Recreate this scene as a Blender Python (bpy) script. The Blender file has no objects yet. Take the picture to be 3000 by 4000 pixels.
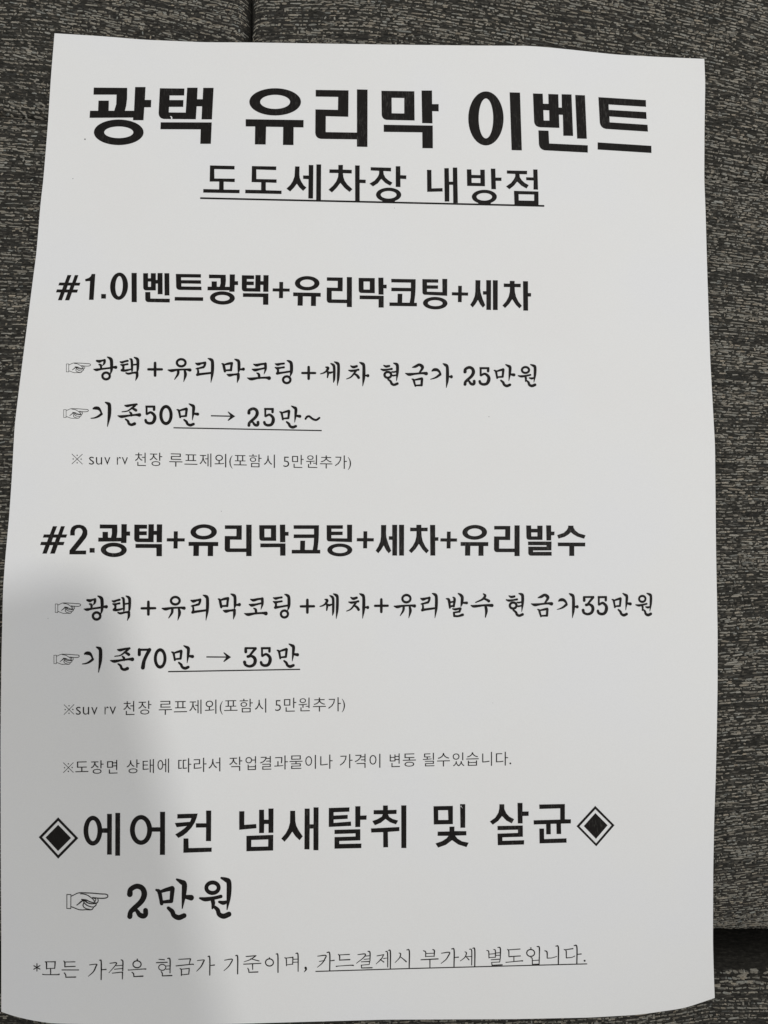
# -*- coding: utf-8 -*-
# A printed sheet of A4 paper lying on a dark woven sofa, photographed from close above.
import bpy, bmesh, math, random
import numpy as np
from mathutils import Vector
from mathutils.geometry import tessellate_polygon

sc = bpy.context.scene
random.seed(5)
rng = np.random.default_rng(11)

# ------------------------------------------------------------------ camera
FRONT_GAP = .0010
CAM_H = 0.235                      # metres above the sofa's mean level
cam_data = bpy.data.cameras.new("camera")
cam_data.sensor_fit = 'HORIZONTAL'
cam_data.sensor_width = 36.0
cam_data.lens = 36.0               # half width / distance = 0.5
cam_data.clip_start = 0.002
cam_data.clip_end = 10.0
cam = bpy.data.objects.new("camera", cam_data)
cam.location = (0, 0, CAM_H)
sc.collection.objects.link(cam)
sc.camera = cam

# ------------------------------------------------------------------ room light
world = bpy.data.worlds.new("World")
sc.world = world
world.use_nodes = True
bgn = world.node_tree.nodes["Background"]
bgn.inputs[0].default_value = (1.0, 0.999, 0.990, 1)
bgn.inputs[1].default_value = 0.58
# one ceiling downlight, up and to the right of the sheet; its cone fades towards the sheet's foot
lamp_data = bpy.data.lights.new("ceiling_downlight", 'SPOT')
lamp_data.energy = 30.5
lamp_data.color = (1.0, 0.992, 0.975)
lamp_data.shadow_soft_size = 0.045
lamp_data.spot_size = math.radians(30)
lamp_data.spot_blend = 1.0
lamp = bpy.data.objects.new("ceiling_downlight", lamp_data)
lamp.location = (0.400, 0.235, 1.5)
lamp.rotation_euler = (Vector((0.03, 0.11, 0)) - Vector(lamp.location)).to_track_quat('-Z', 'Y').to_euler()
sc.collection.objects.link(lamp)

sc.view_settings.view_transform = 'Standard'
sc.view_settings.look = 'None'
sc.view_settings.exposure = 0.0
sc.view_settings.gamma = 1.0

# ------------------------------------------------------------------ the lie of the sheet (heights in mm)
HC = {(0, 0): 4.824, (0, 1): -11.313, (0, 2): -8.24, (0, 3): 15.777, (0, 4): 5.647, (0, 5): -9.358, (1, 0): -2.878,
      (1, 1): 1.83, (1, 2): 1.032, (1, 3): 0.026, (1, 4): -0.788, (2, 0): 1.883, (2, 1): -13.078, (2, 2): -4.107,
      (2, 3): 7.041, (3, 0): -0.429, (3, 1): -0.588, (3, 2): -0.788, (4, 0): -1.291, (4, 1): 5.444, (5, 0): 0.209}

def sheet_z(x, y):
    X = np.clip(np.asarray(x, float) / .1, -1.13, 1.02)
    Y = np.clip(np.asarray(y, float) / .15, -1.02, 1.03)
    z = 0
    for (i, j), c in HC.items():
        z = z + c * X ** i * Y ** j
    return z * .001

def at(px, py):
    """measured spot on the photographed sheet (3000 x 4000) -> point on the sheet"""
    px = np.asarray(px, float); py = np.asarray(py, float)
    z = np.zeros_like(px)
    for _ in range(7):
        D = CAM_H - z
        x = (px - 1500) / 3000 * D
        y = -(py - 2000) / 3000 * D
        z = sheet_z(x, y)
    return x, y, z

def at_level(px, py, z=0.0):
    D = CAM_H - z
    return (px - 1500) / 3000 * D, -(py - 2000) / 3000 * D

# ------------------------------------------------------------------ helpers
def link(o, parent=None):
    sc.collection.objects.link(o)
    if parent:
        o.parent = parent
    return o

def tag(o, label=None, cat=None, group=None, kind=None):
    for k, v in (('label', label), ('category', cat), ('group', group), ('kind', kind)):
        if v:
            o[k] = v
    return o

def empty(name, loc=(0, 0, 0)):
    o = bpy.data.objects.new(name, None)
    o.location = loc
    o.empty_display_size = .02
    return link(o)

def mesh_obj(name, verts, faces, mat, parent=None, smooth=False):
    me = bpy.data.meshes.new(name)
    me.from_pydata([tuple(v) for v in verts], [], faces)
    me.update()
    if smooth:
        me.polygons.foreach_set('use_smooth', [True] * len(me.polygons))
    me.materials.append(mat)
    o = bpy.data.objects.new(name, me)
    return link(o, parent)

def grid_obj(name, X, Y, Z, mat, parent=None):
    ny, nx = X.shape
    me = bpy.data.meshes.new(name)
    co = np.stack([X, Y, Z], -1).reshape(-1, 3)
    idx = np.arange(nx * ny).reshape(ny, nx)
    q = np.stack([idx[:-1, :-1], idx[:-1, 1:], idx[1:, 1:], idx[1:, :-1]], -1).reshape(-1, 4)
    build_mesh(me, co, q)
    me.materials.append(mat)
    return link(bpy.data.objects.new(name, me), parent)

def build_mesh(me, co, faces, smooth=True):
    n = faces.shape[1]
    me.vertices.add(len(co)); me.vertices.foreach_set('co', co.astype(np.float32).ravel())
    me.loops.add(faces.size); me.loops.foreach_set('vertex_index', faces.astype(np.int32).ravel())
    me.polygons.add(len(faces))
    me.polygons.foreach_set('loop_start', np.arange(0, faces.size, n, dtype=np.int32))
    me.polygons.foreach_set('loop_total', np.full(len(faces), n, dtype=np.int32))
    me.update(calc_edges=True)
    me.polygons.foreach_set('use_smooth', np.full(len(faces), smooth))
    me.validate()

# ------------------------------------------------------------------ materials
def new_mat(name):
    m = bpy.data.materials.new(name)
    m.use_nodes = True
    nt = m.node_tree
    return m, nt, nt.nodes["Principled BSDF"]

def node(nt, t, **kw):
    n = nt.nodes.new(t)
    for k, v in kw.items():
        setattr(n, k, v)
    return n

def ramp(nt, stops):
    r = node(nt, 'ShaderNodeValToRGB')
    while len(r.color_ramp.elements) < len(stops):
        r.color_ramp.elements.new(0.5)
    for e, (p, c) in zip(r.color_ramp.elements, stops):
        e.position = p
        e.color = (*c, 1) if len(c) == 3 else c
    return r

def noise(nt, vec, scale, detail=3, rough=.5):
    n = node(nt, 'ShaderNodeTexNoise')
    n.inputs['Scale'].default_value = scale
    n.inputs['Detail'].default_value = detail
    n.inputs['Roughness'].default_value = rough
    nt.links.new(vec, n.inputs['Vector'])
    return n

def paper_material():
    m, nt, b = new_mat("office_paper")
    tc = node(nt, 'ShaderNodeTexCoord')
    big = noise(nt, tc.outputs['Object'], 22, 3)
    r = ramp(nt, [(.35, (.803, .799, .790)), (.5, (.806, .806, .798)), (.65, (.800, .802, .806))])
    nt.links.new(big.outputs['Fac'], r.inputs['Fac'])
    fine = noise(nt, tc.outputs['Object'], 2600, 4, .7)
    mx = node(nt, 'ShaderNodeMix', data_type='RGBA', blend_type='MULTIPLY')
    mx.inputs['Factor'].default_value = 1
    fr = ramp(nt, [(.3, (.955, .955, .955)), (.7, (1, 1, 1))])
    nt.links.new(fine.outputs['Fac'], fr.inputs['Fac'])
    nt.links.new(r.outputs['Color'], mx.inputs['A'])
    nt.links.new(fr.outputs['Color'], mx.inputs['B'])
    nt.links.new(mx.outputs['Result'], b.inputs['Base Color'])
    b.inputs['Roughness'].default_value = .75
    b.inputs['Specular IOR Level'].default_value = .25
    wav = noise(nt, tc.outputs['Object'], 30, 2)
    bp0 = node(nt, 'ShaderNodeBump'); bp0.inputs['Strength'].default_value = .25; bp0.inputs['Distance'].default_value = .0012
    nt.links.new(wav.outputs['Fac'], bp0.inputs['Height'])
    bp = node(nt, 'ShaderNodeBump'); bp.inputs['Strength'].default_value = .25; bp.inputs['Distance'].default_value = .00004
    nt.links.new(fine.outputs['Fac'], bp.inputs['Height'])
    nt.links.new(bp0.outputs['Normal'], bp.inputs['Normal'])
    nt.links.new(bp.outputs['Normal'], b.inputs['Normal'])
    return m

def toner_material(name, base, wear=1.0):
    """black laser toner: slightly glossy, with thin vertical streaks where the paper grain shows"""
    m, nt, b = new_mat(name)
    tc = node(nt, 'ShaderNodeTexCoord')
    mp = node(nt, 'ShaderNodeMapping')
    mp.inputs['Scale'].default_value = (2600, 500, 600)
    nt.links.new(tc.outputs['Object'], mp.inputs['Vector'])
    st = noise(nt, mp.outputs['Vector'], 1, 3, .65)
    patch = noise(nt, tc.outputs['Object'], 60, 2)
    pr = ramp(nt, [(.48, (.15, .15, .15)), (.72, (1, 1, 1))])
    nt.links.new(patch.outputs['Fac'], pr.inputs['Fac'])
    sr = ramp(nt, [(.52, (0, 0, 0)), (.78, (1, 1, 1))])
    nt.links.new(st.outputs['Fac'], sr.inputs['Fac'])
    mul = node(nt, 'ShaderNodeMath', operation='MULTIPLY')
    nt.links.new(pr.outputs['Color'], mul.inputs[0]); nt.links.new(sr.outputs['Color'], mul.inputs[1])
    mul2 = node(nt, 'ShaderNodeMath', operation='MULTIPLY'); mul2.inputs[1].default_value = .5 * wear
    nt.links.new(mul.outputs[0], mul2.inputs[0])
    mx = node(nt, 'ShaderNodeMix', data_type='RGBA')
    mx.inputs['A'].default_value = (*base, 1)
    mx.inputs['B'].default_value = (.17, .165, .15, 1)
    nt.links.new(mul2.outputs[0], mx.inputs['Factor'])
    nt.links.new(mx.outputs['Result'], b.inputs['Base Color'])
    b.inputs['Roughness'].default_value = .5
    b.inputs['Specular IOR Level'].default_value = .10
    bp = node(nt, 'ShaderNodeBump'); bp.inputs['Strength'].default_value = .35; bp.inputs['Distance'].default_value = .00005
    nt.links.new(st.outputs['Fac'], bp.inputs['Height'])
    nt.links.new(bp.outputs['Normal'], b.inputs['Normal'])
    return m

def base_cloth_material():
    m, nt, b = new_mat("dark_backing_cloth")
    tc = node(nt, 'ShaderNodeTexCoord')
    mp = node(nt, 'ShaderNodeMapping')
    mp.inputs['Scale'].default_value = (450, 1700, 900)
    nt.links.new(tc.outputs['Object'], mp.inputs['Vector'])
    n = noise(nt, mp.outputs['Vector'], 1, 4, .65)
    r = ramp(nt, [(.3, (.016, .016, .014)), (.55, (.038, .036, .031)), (.8, (.085, .079, .068))])
    nt.links.new(n.outputs['Fac'], r.inputs['Fac'])
    nt.links.new(r.outputs['Color'], b.inputs['Base Color'])
    b.inputs['Roughness'].default_value = .95
    b.inputs['Specular IOR Level'].default_value = .1
    bp = node(nt, 'ShaderNodeBump'); bp.inputs['Distance'].default_value = .0004
    nt.links.new(n.outputs['Fac'], bp.inputs['Height'])
    nt.links.new(bp.outputs['Normal'], b.inputs['Normal'])
    return m

def yarn_material():
    m, nt, b = new_mat("slub_yarn")
    at_ = node(nt, 'ShaderNodeAttribute', attribute_name='yarn_colour')
    tc = node(nt, 'ShaderNodeTexCoord')
    n = noise(nt, tc.outputs['Object'], 4200, 3, .7)
    r = ramp(nt, [(.3, (.55, .55, .55)), (.7, (1.25, 1.25, 1.25))])
    nt.links.new(n.outputs['Fac'], r.inputs['Fac'])
    mx = node(nt, 'ShaderNodeMix', data_type='RGBA', blend_type='MULTIPLY'); mx.inputs['Factor'].default_value = 1
    nt.links.new(at_.outputs['Color'], mx.inputs['A']); nt.links.new(r.outputs['Color'], mx.inputs['B'])
    nt.links.new(mx.outputs['Result'], b.inputs['Base Color'])
    b.inputs['Roughness'].default_value = .85
    b.inputs['Specular IOR Level'].default_value = .15
    bp = node(nt, 'ShaderNodeBump'); bp.inputs['Strength'].default_value = .6; bp.inputs['Distance'].default_value = .00012
    nt.links.new(n.outputs['Fac'], bp.inputs['Height'])
    nt.links.new(bp.outputs['Normal'], b.inputs['Normal'])
    return m

M_PAPER = paper_material()
M_TONER = toner_material("black_toner", (.0095, .0082, .0074))
M_THIN = toner_material("thin_black_toner", (.013, .0105, .009), .3)
M_CLOTH = base_cloth_material()
M_YARN = yarn_material()
M_BODY, _nt, _b = new_mat("phone_body")
_b.inputs['Base Color'].default_value = (.02, .02, .022, 1); _b.inputs['Roughness'].default_value = .3
M_LENS, _nt, _b = new_mat("phone_lens_glass")
_b.inputs['Base Color'].default_value = (.005, .005, .008, 1); _b.inputs['Roughness'].default_value = .05

# ------------------------------------------------------------------ sofa
SEAM_BACK = [(-.30, .1375), (-.098, .1235), (.12, .1065), (.30, .093)]   # where back cushions meet the seat
SEAM_V = -.0425                                                     # between the two back cushions
SEAM_FRONT = -.1430                                                 # between seat and front cushion

def y_back(x):
    return np.interp(x, [p[0] for p in SEAM_BACK], [p[1] for p in SEAM_BACK])

def rnd(d, R, depth):
    t = np.clip(1 - d / R, 0, 1)
    return depth * (1 - np.sqrt(np.clip(1 - t * t, 0, 1)))

def cushion_z(which, x, y):
    z = sheet_z(x, y) - .0020
    z = z + .0007 * np.sin(x * 61 + 1.3) * np.sin(y * 47 + .6)
    if which == 'seat':
        z = z - rnd(y_back(x) - y, .007, .0026) - rnd(y - SEAM_FRONT, .042, .034)
    elif which == 'front':
        z = z - .0035 - rnd(SEAM_FRONT - FRONT_GAP - y, .009, .015)
    elif which == 'back_left':
        z = z - rnd(y - y_back(x), .0045, .0035) - rnd(SEAM_V - x, .005, .007)
    else:
        z = z - rnd(y - y_back(x), .006, .0020) - rnd(x - SEAM_V, .0045, .007)
    return z

def region(which, x, y):
    if which == 'seat':
        return (y < y_back(x)) & (y > SEAM_FRONT)
    if which == 'front':
        return y <= SEAM_FRONT - FRONT_GAP
    if which == 'back_left':
        return (y >= y_back(x)) & (x < SEAM_V)
    return (y >= y_back(x)) & (x >= SEAM_V)

def slope_fn(which, x, y):
    """local slope of the weft rows"""
    if which == 'seat':
        return y * np.where(y > 0, 1.45, .8) * (-.85 - 3.2 * x) + .012
    if which == 'front':
        return 0 * x + .01 + .15 * (y + .13)
    if which == 'back_left':
        return -.15 - 2.2 * np.clip(x + .075, 0, 1) - .06 * np.sin(y * 60)
    return -1.4 * (x + .045) - .02 * np.sin(y * 90)

def row_y(which, c, x):
    # integrated slope along x from the middle of the piece
    if which == 'seat':
        return c + c * (1.45 if c > 0 else .8) * (-.85 * x - 1.6 * x * x) + .012 * x
    if which == 'front':
        return c + .01 * x
    if which == 'back_left':
        t = np.clip(x + .075, 0, 1)
        return c - .15 * (x + .08) - 1.1 * t * t + .002 * np.sin(x * 50 + c * 40)
    return c - .7 * (x + .045) ** 2 + .0012 * np.sin(x * 45 + c * 60)

OUTL = [(213,130),(199,300),(188,475),(169,707),(159,788),(142,992),(126,1112),(109,1247),(88,1412),(71,1547),(57,1665),(46,1871),(35,2029),(21,2176),(12,2300),(5,2600),(2,2900),(3,3300),(5,3700),(5,3952)]
OUTR = [(2751,230),(2755,320),(2752,500),(2751,700),(2756,823),(2763,1076),(2774,1400),(2793,1740),(2797,2150),(2803,2460),(2803,2680),(2800,2860),(2796,3030),(2790,3200),(2786,3400),(2785,3680),(2788,3800),(2792,3898)]
OUTT = [(213,130),(407,142),(560,155),(796,165),(995,166),(1500,174),(1862,178),(2060,179),(2133,184),(2250,196),(2404,213),(2585,223),(2751,230)]
OUTB = [(5,3952),(48,3968),(120,3985),(202,3998),(550,4006),(904,4000),(1500,3983),(2000,3981),(2300,3975),(2494,3964),(2675,3938),(2792,3898)]

def under_paper(x, y):
    """well under the sheet, where no yarn can be seen"""
    D = CAM_H - sheet_z(x, y)
    px = x / D * 3000 + 1500
    py = -y / D * 3000 + 2000
    l = np.interp(py, [p[1] for p in OUTL], [p[0] for p in OUTL]) + 190
    r = np.interp(py, [p[1] for p in OUTR], [p[0] for p in OUTR]) - 190
    t = np.interp(px, [p[0] for p in OUTT], [p[1] for p in OUTT]) + 190
    b = np.interp(px, [p[0] for p in OUTB], [p[1] for p in OUTB]) - 190
    return (px > l) & (px < r) & (py > t) & (py < b)

def smooth_noise(x, y, seed):
    r = np.random.default_rng(seed)
    v = 0
    for k in range(9):
        a = r.uniform(-.35, .35) + math.pi / 2
        f = r.uniform(180, 1100)
        v = v + np.sin((x * math.cos(a) * .35 + y * math.sin(a)) * f + r.uniform(0, 6.3) + 1.5 * np.sin(x * r.uniform(40, 140) + r.uniform(0, 6)))
    return v / 3.0

def yarns(which, parent):
    X0, X1, Y0, Y1 = -.165, .165, -.205, .205
    pitch = .00056
    cs, xs, ys, Ls = [], [], [], []
    c = Y0 - .07
    i = 0
    while c < Y1 + .07:
        n = 540
        L = np.clip(rng.lognormal(math.log(.00112), .55, n), .0004, .0050)
        x = X0 + np.cumsum(L) * .88 - rng.uniform(0, .002)
        cc = c + rng.normal(0, .00008)
        y = row_y(which, cc, x) + rng.normal(0, .00006, n) + .00022 * np.sin(x * rng.uniform(150, 420) + rng.uniform(0, 6)) * rng.uniform(0, 1)
        cs.append(np.full(n, i)); xs.append(x); ys.append(y); Ls.append(L)
        c += pitch * rng.uniform(.85, 1.15)
        i += 1
    rid = np.concatenate(cs); x = np.concatenate(xs); y = np.concatenate(ys); L = np.concatenate(Ls)
    keep = (x < X1) & (y > Y0) & (y < Y1) & region(which, x, y) & ~under_paper(x, y)
    rid, x, y, L = rid[keep], x[keep], y[keep], L[keep]
    e = .0004
    grad = np.hypot((cushion_z(which, x, y + e) - cushion_z(which, x, y - e)) / (2 * e),
                    (cushion_z(which, x + e, y) - cushion_z(which, x - e, y)) / (2 * e))
    keep = grad < (2.2 if which != 'front' else 1.7)
    rid, x, y, L = rid[keep], x[keep], y[keep], L[keep]
    n = len(x)
    rr = np.arange(rid.max() + 1)
    rowbias = (np.where(rr % 2 == 0, .62, -.72) + rng.normal(0, .45, len(rr)))[rid]
    v = smooth_noise(x, y, 3) * .32 + rowbias + rng.normal(0, .75, n)
    light = v > .22
    mid = (v > -.55) & ~light
    W = np.where(light, rng.uniform(.00032, .00066, n), rng.uniform(.0004, .00072, n))
    Hh = np.where(light, rng.uniform(.00022, .00044, n), rng.uniform(.00004, .00020, n))
    th = np.arctan(slope_fn(which, x, y)) + rng.normal(0, .09, n)
    vert = rng.random(n) < .045
    th = np.where(vert, th + rng.uniform(.8, 2.1, n), th)
    L = np.where(vert, np.minimum(L, .0011), L)
    # local weft yarn lens
    a = rng.uniform(.25, .42, (n, 4))
    lx = np.stack([-.56 * L, -a[:, 0] * L, a[:, 1] * L, .56 * L, a[:, 2] * L, -a[:, 3] * L, -.24 * L, .24 * L], 1)
    wj = rng.uniform(.38, .62, (n, 4))
    zero = np.zeros(n)
    ly = np.stack([rng.normal(0, .08, n) * W, wj[:, 0] * W, wj[:, 1] * W, rng.normal(0, .08, n) * W, -wj[:, 2] * W, -wj[:, 3] * W, zero, zero], 1)
    lz = np.stack([zero - .00010, zero - .00008, zero - .00008, zero - .00010, zero - .00008, zero - .00008, Hh, Hh * rng.uniform(.7, 1.15, n)], 1)
    ca, sa = np.cos(th)[:, None], np.sin(th)[:, None]
    gx = x[:, None] + lx * ca - ly * sa
    gy = y[:, None] + lx * sa + ly * ca
    gz = cushion_z(which, gx, gy) + lz
    # follow the surface only where it still belongs to this cushion
    co = np.stack([gx, gy, gz], -1).reshape(-1, 3)
    tri = np.array([[0, 5, 6], [0, 6, 1], [1, 6, 2], [2, 6, 7], [2, 7, 3], [3, 7, 4], [4, 7, 5], [5, 7, 6]])
    F = (np.arange(n)[:, None, None] * 8 + tri[None]).reshape(-1, 3)
    me = bpy.data.meshes.new("yarn")
    build_mesh(me, co, F)
    col = np.empty((n, 3))
    lt = np.array([.305, .286, .243]); md = np.array([.112, .104, .088]); dk = np.array([.027, .026, .023])
    k = rng.uniform(.62, 1.18, n)[:, None]
    col[:] = dk * rng.uniform(.5, 1.7, n)[:, None]
    col[mid] = (md * k)[mid]
    col[light] = (lt * k)[light]
    hue = rng.normal(0, .035, (n, 1))
    col = col * np.concatenate([1 + hue, 1 + 0 * hue, 1 - hue], 1)
    attr = me.attributes.new('yarn_colour', 'FLOAT_COLOR', 'POINT')
    buf = np.ones((n, 8, 4), np.float32); buf[:, :, :3] = col[:, None, :]
    attr.data.foreach_set('color', buf.ravel())
    me.materials.append(M_YARN)
    o = link(bpy.data.objects.new("yarn_weave", me), parent)
    o['kind'] = 'stuff'
    return n

sofa = empty("sofa", (0, 0, -.03))
tag(sofa, "dark charcoal sofa in coarse slub weave flecked with beige, lying under the printed sheet", "sofa")
SOFA_OFF = Vector((0, 0, .03))

def cushion(which, nm):
    st = .0014
    if which == 'seat':
        us = np.arange(-.25, .2501, st); vs = .5 - .5 * np.cos(np.linspace(0, math.pi, 240))
        X, V = np.meshgrid(us, vs); Y = SEAM_FRONT + V * (y_back(X) - SEAM_FRONT)
    elif which == 'front':
        us = np.arange(-.25, .2501, st); X, Y = np.meshgrid(us, SEAM_FRONT - FRONT_GAP - np.linspace(0, 1, 120) ** 1.9 * .17)
        Y = Y[::-1]
    else:
        if which == 'back_left':
            us = SEAM_V - (np.linspace(0, 1, 150) ** 1.5)[::-1] * .21
        else:
            us = SEAM_V + np.linspace(0, 1, 200) ** 1.5 * .29
        vs = np.linspace(0, 1, 110) ** 1.4
        X, V = np.meshgrid(us, vs); Y = y_back(X) + V * (.30 - y_back(X))
    Z = cushion_z(which, X, Y)
    # sides: the outer rows turn down into the gaps
    if which == 'front':
        X, Y, Z = np.vstack([X, X[-1:]]), np.vstack([Y, Y[-1:] - .0002]), np.vstack([Z, Z[-1:] * 0 - .07])
    else:
        X, Y, Z = np.vstack([X[:1], X]), np.vstack([Y[:1] + .0002, Y]), np.vstack([Z[:1] * 0 - .07, Z])
        if which == 'seat':
            X, Y, Z = np.vstack([X, X[-1:]]), np.vstack([Y, Y[-1:] - .0002]), np.vstack([Z, Z[-1:] * 0 - .07])
        elif which == 'back_left':
            X, Y, Z = np.hstack([X, X[:, -1:] - .0002]), np.hstack([Y, Y[:, -1:]]), np.hstack([Z, Z[:, -1:] * 0 - .07])
        else:
            X, Y, Z = np.hstack([X[:, :1] + .0002, X]), np.hstack([Y[:, :1], Y]), np.hstack([Z[:, :1] * 0 - .07, Z])
    o = grid_obj(nm, X, Y, Z, M_CLOTH)
    o.parent = sofa
    o.location = SOFA_OFF
    return o

n_y = 0
for which, nm, lab in (('seat', 'seat_cushion', None), ('front', 'front_cushion', None),
                       ('back_left', 'back_cushion', None), ('back_right', 'back_cushion', None)):
    c_ = cushion(which, nm)
    n_y += yarns(which, c_)
print("yarn segments", n_y)

# ------------------------------------------------------------------ sheet of paper
def resamp(P, t):
    P = np.array(P, float)
    s = np.r_[0, np.cumsum(np.hypot(*np.diff(P, axis=0).T))]
    return np.c_[np.interp(t * s[-1], s, P[:, 0]), np.interp(t * s[-1], s, P[:, 1])]

def smooth1(P, k):
    Q = P.copy()
    for _ in range(k):
        Q[1:-1] = .25 * Q[:-2] + .5 * Q[1:-1] + .25 * Q[2:]
    return Q

sheet = empty("paper_sheet", (0, 0, 0))
tag(sheet, "white A4 sheet printed with black Korean price notice, lying slightly curled on dark woven sofa", "paper sheet")
NU, NV = 150, 210
uu = np.linspace(0, 1, NU); vv = np.linspace(0, 1, NV)
t_, b_, l_, r_ = (smooth1(resamp(P, u), 3) for P, u in ((OUTT, uu), (OUTB, uu), (OUTL, vv), (OUTR, vv)))
u = uu[None, :, None]; v = vv[:, None, None]
P = ((1 - v) * t_[None] + v * b_[None] + (1 - u) * l_[:, None] + u * r_[:, None]
     - ((1 - u) * (1 - v) * t_[0] + u * (1 - v) * t_[-1] + (1 - u) * v * b_[0] + u * v * b_[-1]))
px_, py_, pz_ = at(P[..., 0], P[..., 1])
# image y runs down, so flip rows to get upward normals
paper = grid_obj("paper", px_[::-1], py_[::-1], pz_[::-1], M_PAPER, sheet)
sol = paper.modifiers.new("thickness", 'SOLIDIFY')
sol.thickness = .00011
sol.offset = -1
es = paper.modifiers.new("crisp_edge", 'EDGE_SPLIT')
es.split_angle = math.radians(40)

# ------------------------------------------------------------------ print: letters traced as outlines
# each glyph: commands separated by ';'
#  P x,y[,r] ... | hole     polygon (r rounds a corner)      E cx cy rx ry ix iy   ring
#  V x,y,w ...              brush stroke of varying width    S w x,y ...           flat stroke
#  R x,y rx,ry,w            ring of width w                   O x,y r              dot
HEAVY = {  # heavy headline letters, (origin x, origin y, scale, slope, lean) of the measuring frame
'광': ((330,320,1.8433), 'P 67,41 308,43 307,120 301,170 290,212 213,212 229,160 231,92 65,92; P 101,135 176,135 174,212 98,212; P 365,37 440,37 435,130 481,130 479,183 431,183 425,276 350,276 350,257 37,259 40,208 357,208; E 247 363 179 92 105 42'),
'택': ((330,320,1.8433), 'P 543,46 720,48 718,98 613,98 612,131 713,131 711,180 609,180 607,220 729,221 740,42 815,42 811,125 851,125 855,43 930,43 918,270 843,270 847,176 808,176 802,269 532,267,42; P 549,291 917,292 910,446 834,446 837,342 547,341'),
'유': ((330,320,1.8433), 'E 1373 144 186 98 108 51; P 1161,269 1578,275 1577,328 1506,327 1505,455 1429,454 1431,325 1308,323 1305,451 1227,450 1229,321 1161,321'),
'리': ((1200,320,2.07375), 'P 69,65 335,69 333,283 151,278 150,407 403,411 403,61 489,63 488,527 403,525 403,466 65,461,48 67,223 249,227 251,122 69,119'),
'막': ((1200,320,2.07375), 'P 601,72 868,76 870,313 604,307,42 | 684,129 786,131 786,256 685,254; P 926,70 1011,70 1012,180 1065,180 1065,239 1013,237 1015,336 931,334; P 620,347 1017,354 1018,538 933,537 932,409 620,405'),
'이': ((1780,320,2.07375), 'E 245 296 143 219 59 162; P 437,85 521,87 536,555 453,553'),
'벤': ((1780,320,2.07375), 'P 626,94 705,96 708,177 752,178 750,98 831,101 834,208 860,209 858,100 938,102 951,438 872,436 868,267 836,266 840,373 637,366,45 | 710,229 757,231 759,314 713,313; P 968,106 1047,109 1062,461 984,459; P 670,393 752,396 757,499 1070,514 1070,573 676,552,48'),
'트': ((1780,320,2.07375), 'P 1156,124 1540,148 1542,202 1238,183 1240,227 1543,245 1546,301 1245,280 1247,328 1554,348 1557,403 1170,378,50; P 1150,490 1585,518 1586,576 1150,548'),
'#': ((140,2020,2.37), 'P 158,84 198,84 168,160 206,160 233,84 270,84 243,160 291,160 280,190 230,190 216,229 266,229 256,260 204,260 176,338 132,338 160,260 130,260 101,338 60,338 88,260 40,259 50,229 103,229 117,190 65,189 75,160 130,160 | 160,190 189,190 176,229 147,229'),
'2': ((140,2020,2.37), 'P 318,170 319,130 330,98 350,80 378,71 408,70 440,78 463,96 477,124 478,160 465,190 430,235 368,310 467,309 465,345 311,345 312,308 395,205 424,165 434,135 426,114 412,103 397,101 380,105 366,117 361,135 361,170'),
'.': ((140,2020,2.37), 'P 498,286 545,286 545,329 498,329'),
'+': ((140,2020,2.37), 'P 1277,131 1315,131 1314,195 1379,196 1378,226 1314,226 1313,291 1274,291 1275,226 1212,225 1213,195 1277,195'),
'코': ((700,2020,2.37), 'P 1059,75 1294,75 1293,160 1290,220 1280,303 1306,303 1306,337 1042,337 1042,303 1119,303 1121,218 1166,218 1164,303 1236,303 1245,250 1248,193 1060,194 1060,160 1248,160 1248,109 1060,109'),
'팅': ((700,2020,2.37), 'P 1365,75 1516,75 1515,108 1409,108 1410,134 1514,134 1513,166 1409,167 1409,195 1555,197 1554,70 1601,70 1600,232 1366,224,22; E 1487 304 116 60 70 29'),
'세': ((1100,2020,2.37), 'P 921,73 969,73 967,150 971,190 990,252 1015,312 992,335 967,305 945,262 923,300 895,335 871,310 896,270 914,225 920,180; P 1024,71 1070,71 1069,356 1025,356 1025,210 993,210 993,177 1024,177; P 1087,71 1134,71 1133,356 1088,356'),
'차': ((1100,2020,2.37), 'P 1248,71 1294,71 1294,98 1353,97 1352,131 1294,131 1297,180 1308,225 1332,273 1364,310 1340,336 1305,300 1271,248 1240,295 1202,334 1177,310 1212,270 1236,225 1247,180 1249,131 1190,131 1190,97 1247,98; P 1374,72 1422,72 1422,186 1452,186 1451,219 1422,220 1423,356 1377,356'),
'발': ((1700,2020,2.37), 'P 842,77 888,77 889,108 945,108 945,79 994,79 993,211 845,210,24 | 889,142 946,142 946,178 890,178; P 1027,76 1073,76 1074,134 1105,134 1103,168 1074,169 1074,216 1030,216; P 859,226 1077,226 1076,308 906,309 906,322 1078,321 1078,357 862,357,24 861,273 1030,274 1030,260 860,260'),
'수': ((1700,2020,2.37), 'P 1231,79 1279,79 1281,98 1297,124 1330,150 1392,168 1378,200 1315,180 1280,160 1256,140 1235,160 1200,182 1142,199 1129,167 1190,145 1218,120 1230,98; P 1135,235 1389,236 1388,271 1287,271 1287,359 1241,359 1241,270 1136,269'),
'1': ((200,1040,1.659), 'P 220,84 243,76 256,66 263,50 286,50 275,217 245,217 252,96 222,98'),
}
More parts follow.
